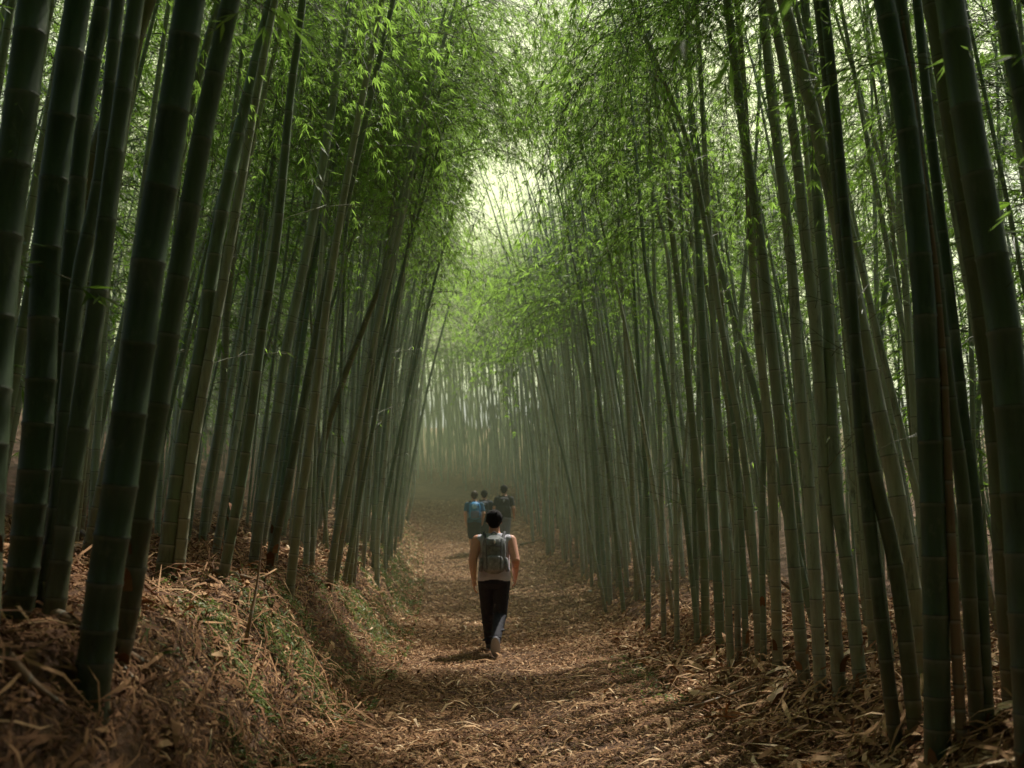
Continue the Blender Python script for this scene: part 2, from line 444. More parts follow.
# each traced cane: pixels from top to foot as surveyed in the photograph, width in pixels, total length, label
TR = [
 ('L', [(34,0),(18,130),(2,256),(-14,480),(-22,640)], 37, 11, 'very thick near-black bamboo cane leaning out of the top left corner'),
 ('L', [(78,0),(60,130),(46,256),(41,384),(30,512),(17,622)], 29, 11, 'thick olive-brown bamboo cane with pale worn side nearest the left edge'),
 ('L', [(103,0),(84,120),(71,256),(60,350),(48,520),(40,590)], 19, 10, 'dark grey-green cane rising behind the olive-brown cane at far left'),
 ('L', [(152,-10),(115,100),(92,165),(76,256),(62,380),(48,560)], 18, 10, 'strongly tilted dark cane crossing others at the upper left'),
 ('L', [(136,0),(121,110),(110,190),(99,290),(90,350),(77,440),(52,630)], 20, 10.5, 'dark cane with rusty brown foot left of the big leaning cane'),
 ('L', [(118,0),(100,180),(83,256),(72,340),(58,500),(42,612)], 16, 10, 'thin shadowed cane squeezed between two darker canes at far left'),
 ('L', [(203,50),(170,190),(140,290),(115,358),(96,410),(80,508)], 13, 9, 'cane with bowed reddish foot slanting behind the big leaning cane'),
 ('L', [(190,0),(170,133),(151,245),(142,320),(131,400),(120,485),(108,560),(100,620),(91,700)], 33, 12, 'thickest fully visible green cane at left, its foot lowest on the left bank'),
 ('L', [(231,0),(203,130),(182,256),(167,345),(159,400),(148,465),(133,580),(117,665)], 22, 11.5, 'straight dark green cane just right of the thickest left cane'),
 ('L', [(272,0),(252,80),(235,150),(214,256),(204,337),(190,405),(178,480),(163,577)], 16, 11, 'grey-green cane with a bright white sunlit stretch at upper left'),
 ('L', [(250,130),(228,256),(205,380),(190,470),(178,577)], 11, 9.5, 'cane with long tan brown foot beside the white-patched cane'),
 ('L', [(298,40),(290,100),(276,245),(262,330),(250,425),(238,500),(222,582)], 10, 9.5, 'slim cane third from the foot of the white-patched cane'),
 ('L', [(350,0),(338,70),(322,170),(303,270),(287,345),(276,420),(262,500),(253,572)], 11, 10, 'pale grey-sided cane bending gently in the middle of the left thicket'),
 ('L', [(392,5),(370,100),(350,190),(331,260),(315,340),(298,430),(280,520),(266,582)], 8, 10, 'long almost black cane slanting up to the right across the left thicket'),
 ('L', [(376,30),(358,120),(345,190),(327,300),(311,430),(296,535),(289,600)], 9, 10, 'cane with orange brown foot standing lowest on the grassy left bank lip'),
 ('L', [(437,95),(412,185),(387,266),(360,336),(340,389),(322,450),(306,562)], 7, 9.5, 'slender black cane leaning farthest over the trail from the left'),
 ('L', [(414,160),(395,250),(375,335),(357,430),(339,518),(329,590)], 7, 9, 'slender green cane whose foot meets the grass of the left bank'),
 ('L', [(405,210),(388,300),(367,430),(357,535),(353,586)], 5, 8.5, 'thin straight cane with tan foot on the left bank lip'),
 ('L', [(412,240),(397,320),(388,430),(378,535),(377,590)], 5, 8.5, 'thin dark cane on the left bank level with the walker'),
 ('L', [(413,215),(400,290),(388,370),(378,450),(372,560)], 5, 8.5, 'thin pale sunlit cane at the right end of the left thicket'),
 ('L', [(432,300),(420,400),(413,490),(407,521)], 4, 8.5, 'thin cane at the trail side beside the far end of the left bank'),
 ('L', [(300,60),(283,180),(262,300),(243,420),(233,520),(228,560)], 8, 9, 'slim dark cane standing behind the gap right of the white-patched cane'),
 ('L', [(262,40),(243,170),(228,300),(222,400),(207,500),(202,545)], 8, 9, 'shadowed slim cane directly behind the tan-footed cane'),
 ('L', [(330,90),(318,200),(300,330),(288,420),(275,520),(270,560)], 7, 9, 'dark cane tucked behind the pale grey-sided cane'),
 ('R', [(1003,0),(1014,60),(1026,112),(1050,260),(1068,520),(1080,800)], 20, 10, 'black cane cutting across the top right corner'),
 ('R', [(950,0),(969,130),(992,256),(1005,340),(1014,430),(1021,520),(1030,660),(1036,790)], 34, 12, 'thickest near-black cane at the right edge'),
 ('R', [(938,40),(955,150),(973,256),(987,356),(998,460),(1004,560),(1015,722)], 20, 11, 'dark cane with a brown lit foot just left of the thickest right cane'),
 ('R', [(917,0),(927,100),(942,230),(953,323),(966,440),(977,520),(988,730)], 12, 10.5, 'slim grey-green cane between the dry streaked cane and the thickest right cane'),
 ('R', [(905,30),(920,160),(935,262),(943,340),(951,410),(963,489),(969,590),(978,735)], 14, 10, 'green cane rising right behind the heavy upright right cane'),
 ('R', [(884,0),(897,67),(908,135),(918,233),(924,300),(928,390),(933,512),(936,620),(938,765)], 24, 12, 'heavy dark upright cane whose foot reaches the bottom edge at right'),
 ('R', [(783,0),(812,110),(845,256),(864,340),(880,419),(893,473),(913,595),(926,700)], 17, 11, 'moss green cane leaning strongly left across the right thicket'),
 ('R', [(832,120),(843,240),(853,330),(870,456),(888,530),(901,600),(917,740)], 15, 10.5, 'cane with a warm tan lit foot below the strongly leaning right cane'),
 ('R', [(842,190),(852,300),(860,420),(869,520),(881,620),(897,752)], 13, 10, 'dark brownish cane left of the tan-footed right cane'),
 ('R', [(805,0),(812,120),(820,230),(828,320),(832,440),(839,515),(848,570),(861,690)], 13, 10.5, 'green cane with even pale rings, right of the dark ringed one'),
 ('R', [(772,13),(783,62),(796,150),(807,256),(815,323),(822,420),(828,540),(840,697)], 13, 10.5, 'dark cane with bright white node rings near the right centre'),
 ('R', [(762,0),(773,113),(783,190),(792,270),(800,389),(810,500),(816,600),(821,697)], 12, 10.5, 'straight green cane standing right of the curved pale cane'),
 ('R', [(727,0),(743,127),(760,240),(768,310),(776,385),(786,480),(797,600),(805,690)], 12, 10.5, 'pale curved cane whose foot flares in broken sheaths at right of the path'),
 ('R', [(688,30),(692,133),(698,225),(702,323),(708,400),(712,480),(717,570),(721,655)], 9, 10, 'even grey-green upright cane in the middle of the right thicket'),
 ('R', [(648,20),(655,77),(663,150),(675,256),(683,320),(690,400),(698,475),(704,560),(706,645)], 8, 10, 'pale green cane curving up left above the trail side'),
 ('R', [(655,60),(674,105),(690,150),(709,245),(719,310),(728,363),(743,450),(753,540),(759,665)], 7, 9.5, 'thin bowed cane arching far left over the right thicket'),
 ('R', [(620,110),(628,200),(633,270),(638,356),(643,430),(648,520),(648,632)], 5, 9, 'leftmost cane of the dense right thicket beside the path'),
 ('R', [(628,60),(640,200),(646,270),(656,323),(667,389),(678,460),(690,555),(699,652)], 5, 9, 'thin cane crossing diagonally in front of the right thicket'),
 ('R', [(642,130),(655,200),(668,256),(671,320),(674,420),(676,540),(677,646)], 5, 9, 'thin upright cane behind the diagonal one at the right'),
 ('R', [(752,200),(745,266),(739,339),(736,420),(737,540),(738,664)], 6, 8.5, 'thin cane leaning away to the right in the thicket'),
 ('R', [(745,110),(752,250),(760,350),(770,440),(775,560),(778,676)], 10, 10, 'cane with rusty foot left of the curved pale cane'),
 ('R', [(700,60),(710,250),(716,380),(723,480),(727,574),(731,674)], 7, 9.5, 'brown-footed cane at the front of the right thicket'),
 ('R', [(678,120),(685,300),(692,430),(695,540),(697,650)], 5, 9, 'narrow cane in front of the pale green curving one'),
 ('R', [(652,180),(655,300),(660,430),(662,540),(664,642)], 5, 9, 'narrow brownish cane second from the left end of the right thicket'),
 ('R', [(690,90),(705,200),(722,330),(735,440),(743,560),(746,660)], 6, 9, 'slim cane standing left of the rusty-footed one'),
 ('R', [(735,60),(748,170),(762,300),(764,420),(762,540),(764,670)], 6, 9, 'slim shadowed cane just left of the rusty-footed one'),
 ('R', [(1012,95),(1003,150),(997,215),(985,330),(975,450),(960,600)], 6, 8, 'thin cane tilted to the right in the gap near the right edge'),
 ('R', [(905,90),(897,200),(884,300),(876,400),(868,500),(866,610)], 8, 9, 'cane tilted right behind the strongly leaning right cane'),
 ('R', [(572,330),(575,411),(578,458),(584,505),(597,568),(606,613)], 3.2, 6, 'thin bent young cane standing alone at the path edge'),
 ('R', [(510,290),(520,380),(528,460),(533,545)], 3.2, 8.5, 'first thin cane right of the distant hikers'),
 ('R', [(520,270),(532,370),(543,470),(548,556)], 3.6, 8.5, 'second thin cane right of the distant hikers'),
 ('R', [(537,260),(548,380),(560,480),(566,562)], 4, 8.5, 'third cane right of the distant hikers, a little stouter'),
 ('R', [(555,240),(566,350),(577,460),(583,572)], 4, 8.5, 'far cane halfway between hikers and dense right thicket'),
 ('R', [(560,210),(576,330),(592,460),(600,578)], 4, 8.5, 'far cane whose foot is right beside the bent young cane'),
 ('R', [(620,230),(618,340),(609,450),(606,580)], 4, 8.5, 'far cane tilted to the right beside the dense thicket'),
 ('R', [(590,220),(600,350),(612,470),(618,590)], 4, 8.5, 'last far cane before the dense right thicket'),
]
for i, (sd, px, w, L, lab) in enumerate(TR):
    rs = np.random.RandomState(500 + i)
    b = at(*px[-1]); d0 = b[1]
    ky = rs.uniform(-.05, .06)
    pts = [b]
    for (x, y) in reversed(px[:-1]):
        p = at_depth(x, y, d0); p = at_depth(x, y, d0 + ky * (p[2] - b[2])); pts.append(p)
    r = min(.085, max(.014, w * d0 / F / 2 * 1.04))
    STATS.append((i, round(d0, 2), round(2 * r, 3), round(b[0], 2), round(b[2], 2)))
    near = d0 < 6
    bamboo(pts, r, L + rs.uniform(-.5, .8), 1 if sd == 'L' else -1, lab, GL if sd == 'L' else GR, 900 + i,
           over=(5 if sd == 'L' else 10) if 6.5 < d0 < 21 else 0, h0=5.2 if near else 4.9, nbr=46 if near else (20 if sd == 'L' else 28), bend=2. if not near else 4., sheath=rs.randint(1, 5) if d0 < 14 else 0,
           mtl=M_CULM_SHADED if (d0 < 6.6 or i in (3, 13, 15)) else None)  # near canes and three dark ones take the copy with painted shade


# dead, dry canes standing or fallen
def dry_cane(pts, r, label, seed, name='dead_cane'):
    rs = np.random.RandomState(seed)
    pts = [np.array(p, float) for p in pts]; L = sum(np.linalg.norm(pts[i + 1] - pts[i]) for i in range(len(pts) - 1))
    f, L = resample(pts, 0, L, rs, 1)
    base = f(0)
    V, Q, h, u, tn = culm_arrays(lambda q: f(q) - base, L, r, rs, sides=10, tone=rs.uniform())
    V0 = V.reshape(-1, 10, 3)
    # keep it nearly cylindrical and close both broken ends
    n = len(V0); c0, c1 = V0[0].mean(0), V0[-1].mean(0)
    V = np.concatenate([V, [c0, c1]]); Q = Q.tolist(); k = len(V) - 2
    for j in range(0, 10, 2):
        Q.append([j, (j + 1) % 10, (j + 2) % 10, k]); o = (n - 1) * 10; Q.append([o + (j + 2) % 10, o + (j + 1) % 10, o + j, k + 1])
    o = npmesh(name, V, np.array(Q), [M_DRY], None, {'hgt': np.append(h, [1, 1]) + 2, 'node': np.append(u, [.5, .5]), 'tone': np.append(tn, [.5, .5])}, smooth=True)
    o.location = base; tag(o, label, 'dead cane'); return o
b = at(962, 748)
dry_cane([b] + [at_depth(x, y, b[1]) for x, y in ((950, 520), (944, 380), (934, 256), (921, 165), (911, 80), (899, -10), (893, -60))], .028, 'dry orange-brown dead cane standing against the heavy upright right cane', 1)
b = at(244, 653)
dry_cane([b, at_depth(250, 620, b[1]), at_depth(257, 585, b[1] + .1), at_depth(262, 540, b[1] + .15)], .014, 'short dark dead stick poking out of the left bank', 2, 'dead_stick')
def fallen(px0, px1, r, label, seed, lift=(.06, .06)):
    a, c = at(*px0), at(*px1)
    m = (a + c) / 2; m[2] = max(g1(m[0], m[1]) + r, (a[2] + lift[0] + c[2] + lift[1]) / 2 + .01)
    a[2] += lift[0] + r; c[2] += lift[1] + r
    dry_cane([a, m, c], r, label, seed, 'fallen_cane')
fallen((46, 630), (132, 700), .028, 'thick fallen brown cane lying across the foot of the thickest left cane', 11)
fallen((112, 668), (170, 690), .022, 'short pale fallen cane lying right of the thickest left cane', 12)
fallen((62, 566), (98, 548), .03, 'dark fallen cane lying level behind the left canes', 13, (.05, .1))
fallen((60, 525), (105, 560), .03, 'tan fallen cane slanting down behind the left canes', 14, (.1, .05))
fallen((210, 585), (300, 625), .016, 'long thin dry cane lying along the top of the left bank', 15)
fallen((836, 590), (876, 628), .022, 'split tan cane lying tilted among the right canes', 16, (.12, .03))
fallen((690, 718), (770, 690), .014, 'thin dark stick lying on the litter at the right path side', 17)
fallen((0, 690), (60, 735), .03, 'dark fallen cane in the bottom left corner', 18)
b = at(805, 660)
dry_cane([at_depth(794, 592, b[1] + .3), at_depth(782, 582, b[1] + .15), at_depth(770, 573, b[1])], .018, 'split pale cane wedged at a slant beside the curved pale right cane', 19, 'fallen_cane')
fallen((520, 548), (552, 540), .03, 'short pale fallen cane at the far right path edge', 20)

# ------------------------------------------------------------------ random thicket
cands = []
rs = np.random.RandomState(33)
taken = [(s[3], s[1]) for s in STATS]
grid = {}
def free(x, y, dmin):
    k = (int(x * 2), int(y * 2))
    for i in (-1, 0, 1):
        for j in (-1, 0, 1):
            for (a, b) in grid.get((k[0] + i, k[1] + j), ()):
                if (a - x) ** 2 + (b - y) ** 2 < dmin * dmin: return False
    return True
def put(x, y): grid.setdefault((int(x * 2), int(y * 2)), []).append((x, y))
for a, b in taken: put(a, b)
for _ in range(26000):
    y = rs.uniform(-13, 66); side = -1 if rs.uniform() < .5 else 1
    off = abs(rs.normal(0, 1)) * 3.0 if rs.uniform() < .65 else rs.uniform(0, 11 if y > 18 else 15)
    c, h = float(path_c(y)), float(path_hw(y))
    if side < 0: off += .62 if y < 16 else .45
    else: off += .25
    x = c + side * (h + off)
    if abs(x) > 20: continue
    if y < -4: x = side * rs.uniform(.3, 9)  # unseen canes behind the camera close the trail, added to shade the foreground
    elif y < 4 and off < 1.0: continue
    # keep sightlines to the surveyed canes near the lens
    if y > 1 and abs(x) / y < .50 and y < 6.6: continue
    if side < 0 and y < 12 and x > -2.75 - .04 * (12 - y): continue
    if side > 0 and y < 12.5 and x < 2.75: continue
    dm = (.30 + .085 * off + (.1 if y > 30 else 0)) if 0 < y < 42 else .34
    if off > 7: dm += .15
    if not free(x, y, dm): continue
    put(x, y)
    cands.append((x, y, side, off))
def view(x, y, z):
    dy, dz = y, z - CAMZ
    dep = dy * math.cos(PITCH) + dz * math.sin(PITCH)
    if dep < .5: return None
    return 512 + F * x / dep, 384 - F * (dz * math.cos(PITCH) - dy * math.sin(PITCH)) / dep, dep
def rand_curve(x, y, side, off, rs):
    z = g1(x, y)
    lean = math.tan(math.radians(rs.normal(7 if off > 1.5 and y < 20 else 4, 3.2) if side < 0 else rs.normal(3, 3.6)))
    if y < 1.5 and off < 3.5: lean = math.tan(math.radians(rs.normal(15, 4)))  # canes by the camera arched over the trail to darken the foreground
    ly = rs.normal(0, .05)
    H1 = 4.0; cv = rs.uniform(0, .25)
    p0 = np.array([x, y, z]); s = -side
    return [p0, p0 + [s * lean * 2 - s * cv * .12, ly * 2, 2.], p0 + [s * lean * H1, ly * H1, H1], p0 + [s * (lean * 6 + cv * .6), ly * 6, 6.]]
def in_shaft(f, L):
    sd = np.array(SUN_DIR)
    for q in np.arange(1.5, L, .35):
        p = f(q)
        for g_, r in GAPS[:8]:
            d = p - g_; t = d @ sd
            if t > 1 and np.linalg.norm(d - t * sd) < r * .9: return True
    return False
scored = []
for c in cands:
    x, y, side, off = c
    q = view(x, y, g1(x, y) + 2.0)
    vis = 0
    if q and -60 < q[0] < 1084:
        vis = 1 / q[2] / (1 + max(0, off - 1.0) * .55) * (1 if y > 5 else .6)
    scored.append((vis, c))
scored.sort(key=lambda t: -t[0])
NIND = 300 - len(TR)
ind, rest = scored[:NIND], scored[NIND:]
nk = 0
for k, (v, (x, y, side, off)) in enumerate(scored):
    if nk >= NIND: break
    rs = np.random.RandomState(3000 + k)
    if side > 0 and y > 10 and y < 26 and in_shaft(*resample(rand_curve(x, y, side, off, np.random.RandomState(3000 + k)), 1., 8.5, rs, -side)): continue
    rs = np.random.RandomState(3000 + k); nk += 1
    r = rs.uniform(.024, .044) * (1 if y < 20 else 1.1)
    far = y > 21
    where = ('left' if side < 0 else 'right')
    if far: lab, grp = f'slender bamboo cane standing with many others on the {where} of the far trail', f'canes along the far trail on the {where}'
    elif off < 2: lab, grp = f'slim green bamboo cane close beside the trail within the {where} thicket', f'trailside canes in the {where} thicket'
    else: lab, grp = f'slim bamboo cane standing deeper in the {where} thicket behind the front canes', f'deeper canes in the {where} thicket'
    bamboo(rand_curve(x, y, side, off, rs), r, rs.uniform(7., 8.8) if y < 22 else rs.uniform(8, 11), -side, lab, grp, 4000 + k,
           over=(8 if side < 0 else 13) if (off < 2.2 and 7 < y < 21) else (5 if off < 1.5 and y < 40 else 0), h0=rs.uniform(4.4, 5.4) if not far else rs.uniform(4.6, 5.8), nbr=(31 if side < 0 else 38) if y < 22 else 24, hi=y < 16, bend=rs.uniform(.8, 2.2) if off < 2.5 and y < 18 else rs.uniform(.2, 1.2))
# the rest of the grove, one mass
Vc, Qc, Hc, Uc, Tc, Vf, Rf, Mf = [], [], [], [], [], [], [], []
nv = 0
rest = scored[k:]
for k, (v, (x, y, side, off)) in enumerate(rest):
    rs = np.random.RandomState(9000 + k)
    f, L = resample(rand_curve(x, y, side, off, rs), rs.uniform(3, 7) if y < 7 and off < 3 else rs.uniform(.3, 1.5), rs.uniform(8, 11), rs, -side)
    if side > 0 and 10 < y < 26 and in_shaft(f, L): continue
    V, Q, h, u, tn = culm_arrays(f, L, rs.uniform(.018, .036), rs, sides=6, detail=False, tone=rs.uniform(.6, 1) if y > 38 else rs.uniform())  # far canes toned paler, the light on them put into the colour
    V[:, 2] -= np.where(h < .01, .12, 0)
    Vc.append(V); Qc.append(Q + nv); nv += len(V); Hc.append(h); Uc.append(u); Tc.append(tn)
    if off > 8.5 and rs.uniform() < .35: continue
    if y < -4: a = (.8, None, 34)
    elif y < 8: a = (.7 if off > 2.5 else 3., None, 52)  # denser crowns around the camera, put in to shade the foreground
    elif y > 44: a = (rs.uniform(3.6, 6.), None, 12)
    elif off > 3.2: a = (rs.uniform(.2, 1.8) if off > 5 else rs.uniform(1.5, 3.2), 8.5 + .04 * y, 24)
    else: a = (4.6, None, 22 if y < 25 else 10)
    V, rn, mi = foliage_arrays(f, L, None, a[0], a[2], -side, rs, SPRAY_LO, 1.45 if (off > 5 and y > 6) else (1.4 if y < -1 or off > 3.5 else 1.1), hmax=a[1])
    if off > 2.5 and y < 40: mi = np.where(mi == 0, 3, mi)  # side grove leaves take the copy with shade in the colour
    Vf.append(V); Rf.append(rn); Mf.append(mi)
Vc = np.concatenate(Vc); Vf = np.concatenate(Vf)
open('/tmp/stats.txt','w').write(repr((len(cands), len(Vf), STATS)))
V = np.concatenate([Vc, Vf]); Q = np.concatenate([np.concatenate(Qc), np.arange(len(Vf)).reshape(-1, 4) + len(Vc)])
zf = np.zeros(len(Vf))
mi = np.concatenate([np.full(sum(len(q) for q in Qc), 2), np.concatenate(Mf)])
o = npmesh('bamboo_grove', V, Q, [M_LEAF, M_TWIG, M_CULM, M_LEAF_SHADED], None,
           {'rnd': np.concatenate([np.full(len(Vc), .5), np.concatenate(Rf)]), 'hgt': np.concatenate([np.concatenate(Hc), zf]),
            'node': np.concatenate([np.concatenate(Uc), zf + .5]), 'tone': np.concatenate([np.concatenate(Tc), zf])}, midx=mi)
tag(o, 'dense far bamboo grove with light green foliage filling both sides behind the canes', 'bamboo grove', kind='stuff')

# ------------------------------------------------------------------ leaf litter
def scatter(n, rs, ylo, yhi, xfun, Lr, Wk, zoff, tilt, col, ypow=1.):
    y = ylo + (yhi - ylo) * rs.uniform(0, 1, n) ** ypow
    x = xfun(y, n)
    z = ground(x, y)
    e = .05
    gx = (ground(x + e, y) - z) / e; gy = (ground(x, y + e) - z) / e
    nn = np.stack([-gx, -gy, np.ones(n)], 1) + rs.normal(0, tilt, (n, 3)) * [1, 1, 0]; nn /= np.linalg.norm(nn, axis=1)[:, None]
    az = rs.uniform(0, 2 * math.pi, n)
    d = np.stack([np.cos(az), np.sin(az), np.zeros(n)], 1); d -= nn * (d * nn).sum(1)[:, None]; d /= np.linalg.norm(d, axis=1)[:, None]
    w = np.cross(nn, d)
    L = rs.uniform(*Lr, n) ; W = L * rs.uniform(Wk[0], Wk[1], n)
    p = np.stack([x, y, z + rs.uniform(0, 1, n) ** 1.5 * zoff + .004], 1)
    L = L[:, None]; W = W[:, None]
    curl = (rs.uniform(-.02, .22, n))[:, None] * L
    a = p - d * L * .5; m1 = p - d * L * .12 + nn * curl; m2 = p + d * L * .2 + nn * curl * .8; t = p + d * L * .5 + rs.normal(0, .08, (n, 1)) * L * w
    # 2 quads: base half and tip half, narrowing at both ends
    V = np.stack([a - w * W * .12, a + w * W * .12, m1 + w * W * .5, m1 - w * W * .5,
                  m1 - w * W * .5, m1 + w * W * .5, m2 + w * W * .42, m2 - w * W * .42,
                  m2 - w * W * .42, m2 + w * W * .42, t + w * W * .03, t - w * W * .03], 1).reshape(-1, 3)
    return V, np.repeat(np.clip(rs.normal(col[0], col[1], n), 0, 1), 12)
rs = np.random.RandomState(5)
def thin(part, keep):
    V, r = part; V = V.reshape(-1, 12, 3); c = V.mean(1); k = keep(c[:, 0], c[:, 1]); return V[k].reshape(-1, 3), r.reshape(-1, 12)[k].ravel()
def patch(x, y, s=1.): return .5 + .5 * np.clip(noise2(x * s + 7, y * s * .8) + .5 * noise2(x * s * 2.7, y * s * 2.1 + 3), -1, 1)
def trod(x, y):
    e = np.abs(x - path_c(y) + .25 * np.sin(y * .7)) / path_hw(y)
    return rs.uniform(0, 1, len(x)) < np.clip(.28 + .75 * e, 0, 1) * np.clip(.35 + 1.1 * patch(x, y, 1.3), 0, 1)
def clumps(x, y): return rs.uniform(0, 1, len(x)) < np.clip(3.2 * (patch(x, y, 1.9) - .45), .03, 1)
def x_path(y, n): return path_c(y) + rs.uniform(-1.15, 1.25, n) * path_hw(y)
def x_left(y, n): return path_c(y) - path_hw(y) - rs.uniform(0, 1, n) ** 1.3 * 3.4 + .1
def x_right(y, n): return path_c(y) + path_hw(y) + rs.uniform(0, 1, n) ** 1.3 * 3.4 - .15
parts = [thin(scatter(120000, rs, 5.0, 15, x_path, (.03, .115), (.08, .2), .025, .18, (.42, .25), 1.3), trod),
         scatter(45000, rs, 14, 42, x_path, (.07, .15), (.12, .22), .02, .15, (.55, .2), 1.2),
         scatter(30000, rs, 5., 14, x_left, (.05, .14), (.07, .16), .07, .4, (.38, .2), 1.1),
         scatter(16000, rs, 1.6, 5.4, x_left, (.05, .14), (.07, .16), .07, .4, (.2, .16), 1.),  # near left litter darkened, foreground shade put into the leaf colour
         scatter(22000, rs, 14, 42, x_left, (.09, .2), (.1, .2), .06, .3, (.55, .22), 1.2),
         scatter(36000, rs, 3, 15, x_right, (.07, .2), (.08, .2), .08, .35, (.5, .24), 1.1),
         scatter(14000, rs, 15, 42, x_right, (.09, .2), (.1, .2), .06, .3, (.5, .22), 1.2)]
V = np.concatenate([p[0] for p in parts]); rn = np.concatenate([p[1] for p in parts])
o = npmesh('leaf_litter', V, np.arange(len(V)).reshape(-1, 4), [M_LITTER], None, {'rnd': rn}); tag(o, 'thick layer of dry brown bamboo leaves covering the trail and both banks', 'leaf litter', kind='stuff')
# larger debris: sheaths and thin sticks on the banks
parts = [scatter(2600, rs, 1.8, 12, x_left, (.2, .6), (.015, .04), .10, .25, (.36, .2), 1.0),
         scatter(400, rs, 2.6, 11, x_left, (.12, .28), (.14, .22), .08, .4, (.5, .2)),
         scatter(1500, rs, 3.2, 12, x_right, (.25, .7), (.02, .06), .12, .3, (.5, .22)),
         scatter(650, rs, 3.2, 11, x_right, (.16, .32), (.16, .28), .1, .45, (.72, .25)),
         scatter(500, rs, 5.5, 13, x_path, (.15, .35), (.05, .12), .04, .15, (.6, .25))]
V = np.concatenate([p[0] for p in parts]); rn = np.concatenate([p[1] for p in parts])
o = npmesh('sheath_debris', V, np.arange(len(V)).reshape(-1, 4), [M_LITTER], None, {'rnd': rn}); tag(o, 'tangle of dry culm sheaths and thin broken twigs heaped on the banks', 'plant debris', kind='stuff')
# low green cover on the left bank lip and a patch on the right
def x_cov(y, n): return path_c(y) - path_hw(y) - np.clip(rs.normal(.42, .3, n), -.1, 1.3)
def x_cov2(y, n): return path_c(y) + path_hw(y) - .1 + rs.normal(0, .22, n)
parts = [thin(scatter(80000, rs, 6.0, 20, x_cov, (.014, .045), (.35, .6), .07, .6, (.5, .3)), clumps),
         scatter(5000, rs, 20, 34, x_cov, (.03, .07), (.35, .6), .06, .6, (.5, .3)),
         scatter(1600, rs, 9.5, 13, x_cov2, (.02, .05), (.35, .6), .05, .6, (.4, .3))]
V = np.concatenate([p[0] for p in parts]); rn = np.concatenate([p[1] for p in parts])
parts.append(thin(scatter(16000, rs, 5.5, 24, x_cov, (.06, .2), (.03, .06), .07, 1.3, (.55, .3)), clumps))
V = np.concatenate([p[0] for p in parts]); rn = np.concatenate([p[1] for p in parts])
o = npmesh('ground_cover', V, np.arange(len(V)).reshape(-1, 4), [M_COVER], None, {'rnd': rn}); tag(o, 'low olive green creeping plants along the lip of the left bank', 'ground cover', kind='stuff')

# ------------------------------------------------------------------ people
class Body:
    def __init__(s): s.V, s.F = [], []
    def add(s, V, Fs):
        n = len(s.V); s.V += [tuple(v) for v in V]; s.F += [[i + n for i in f] for f in Fs]
    def loft(s, rings, seg=20):
        """rings: (centre, rx, ry, axis x vec, axis y vec)"""
        V, Fs = [], []
        for c, rx, ry, ax, ay in rings:
            c = np.array(c, float)
            for k in range(seg):
                t = 2 * math.pi * k / seg
                V.append(c + np.array(ax) * rx * math.cos(t) + np.array(ay) * ry * math.sin(t))
        for i in range(len(rings) - 1):
            for k in range(seg):
                a, b = i * seg + k, i * seg + (k + 1) % seg
                Fs.append([a, b, b + seg, a + seg])
        Fs.append(list(range(seg))[::-1]); o = (len(rings) - 1) * seg; Fs.append([o + k for k in range(seg)])
        s.add(V, Fs)
    def zloft(s, rows):
        s.loft([((cx, cy, z), rx, ry, (1, 0, 0), (0, 1, 0)) for z, cx, cy, rx, ry in rows])
    def ell(s, c, r, rot=None, seg=16):
        m = np.array(rot) if rot is not None else np.eye(3)
        rings = []
        for i in range(seg + 1):
            t = -math.pi / 2 + math.pi * i / seg
            k = max(.02, math.cos(t))
            rings.append((np.array(c) + m[:, 2] * r[2] * math.sin(t), r[0] * k, r[1] * k, m[:, 0], m[:, 1]))
        s.loft(rings)
    def limb(s, a, ra, b, rb):
        a, b = np.array(a, float), np.array(b, float); d = b - a; L = np.linalg.norm(d); d /= L
        q = np.array([0, 1., 0]) if abs(d[2]) > .5 else np.array([0, 0, 1.])
        x = np.cross(d, q); x /= np.linalg.norm(x); y = np.cross(d, x)
        rings = []
        for t in np.linspace(-1.5, 0, 5): rings.append((a + d * ra * math.sin(t), ra * max(.05, math.cos(t)), ra * max(.05, math.cos(t)), x, y))
        for t in np.linspace(.2, .8, 4): rings.append((a + d * L * t, ra + (rb - ra) * t, ra + (rb - ra) * t, x, y))
        for t in np.linspace(0, 1.5, 5): rings.append((b + d * rb * math.sin(t), rb * max(.05, math.cos(t)), rb * max(.05, math.cos(t)), x, y))
        s.loft(rings, 14)
    def build(s, name, m, parent, vox, smooth=2):
        me = bpy.data.meshes.new(name); me.from_pydata([tuple(map(float, v)) for v in s.V], [], s.F); me.update()
        o = bpy.data.objects.new(name, me); COL.objects.link(o)
        if vox:
            r = o.modifiers.new('r', 'REMESH'); r.mode = 'VOXEL'; r.voxel_size = vox; r.use_smooth_shade = True
            if smooth:
                q = o.modifiers.new('s', 'SMOOTH'); q.factor = .5; q.iterations = smooth
            dg = bpy.context.evaluated_depsgraph_get()
            nm = bpy.data.meshes.new_from_object(o.evaluated_get(dg)); o.modifiers.clear(); o.data = nm; nm.name = name
            nm.polygons.foreach_set('use_smooth', np.ones(len(nm.polygons), bool))
        o.data.materials.clear(); o.data.materials.append(m)
        o.parent = parent
        return o

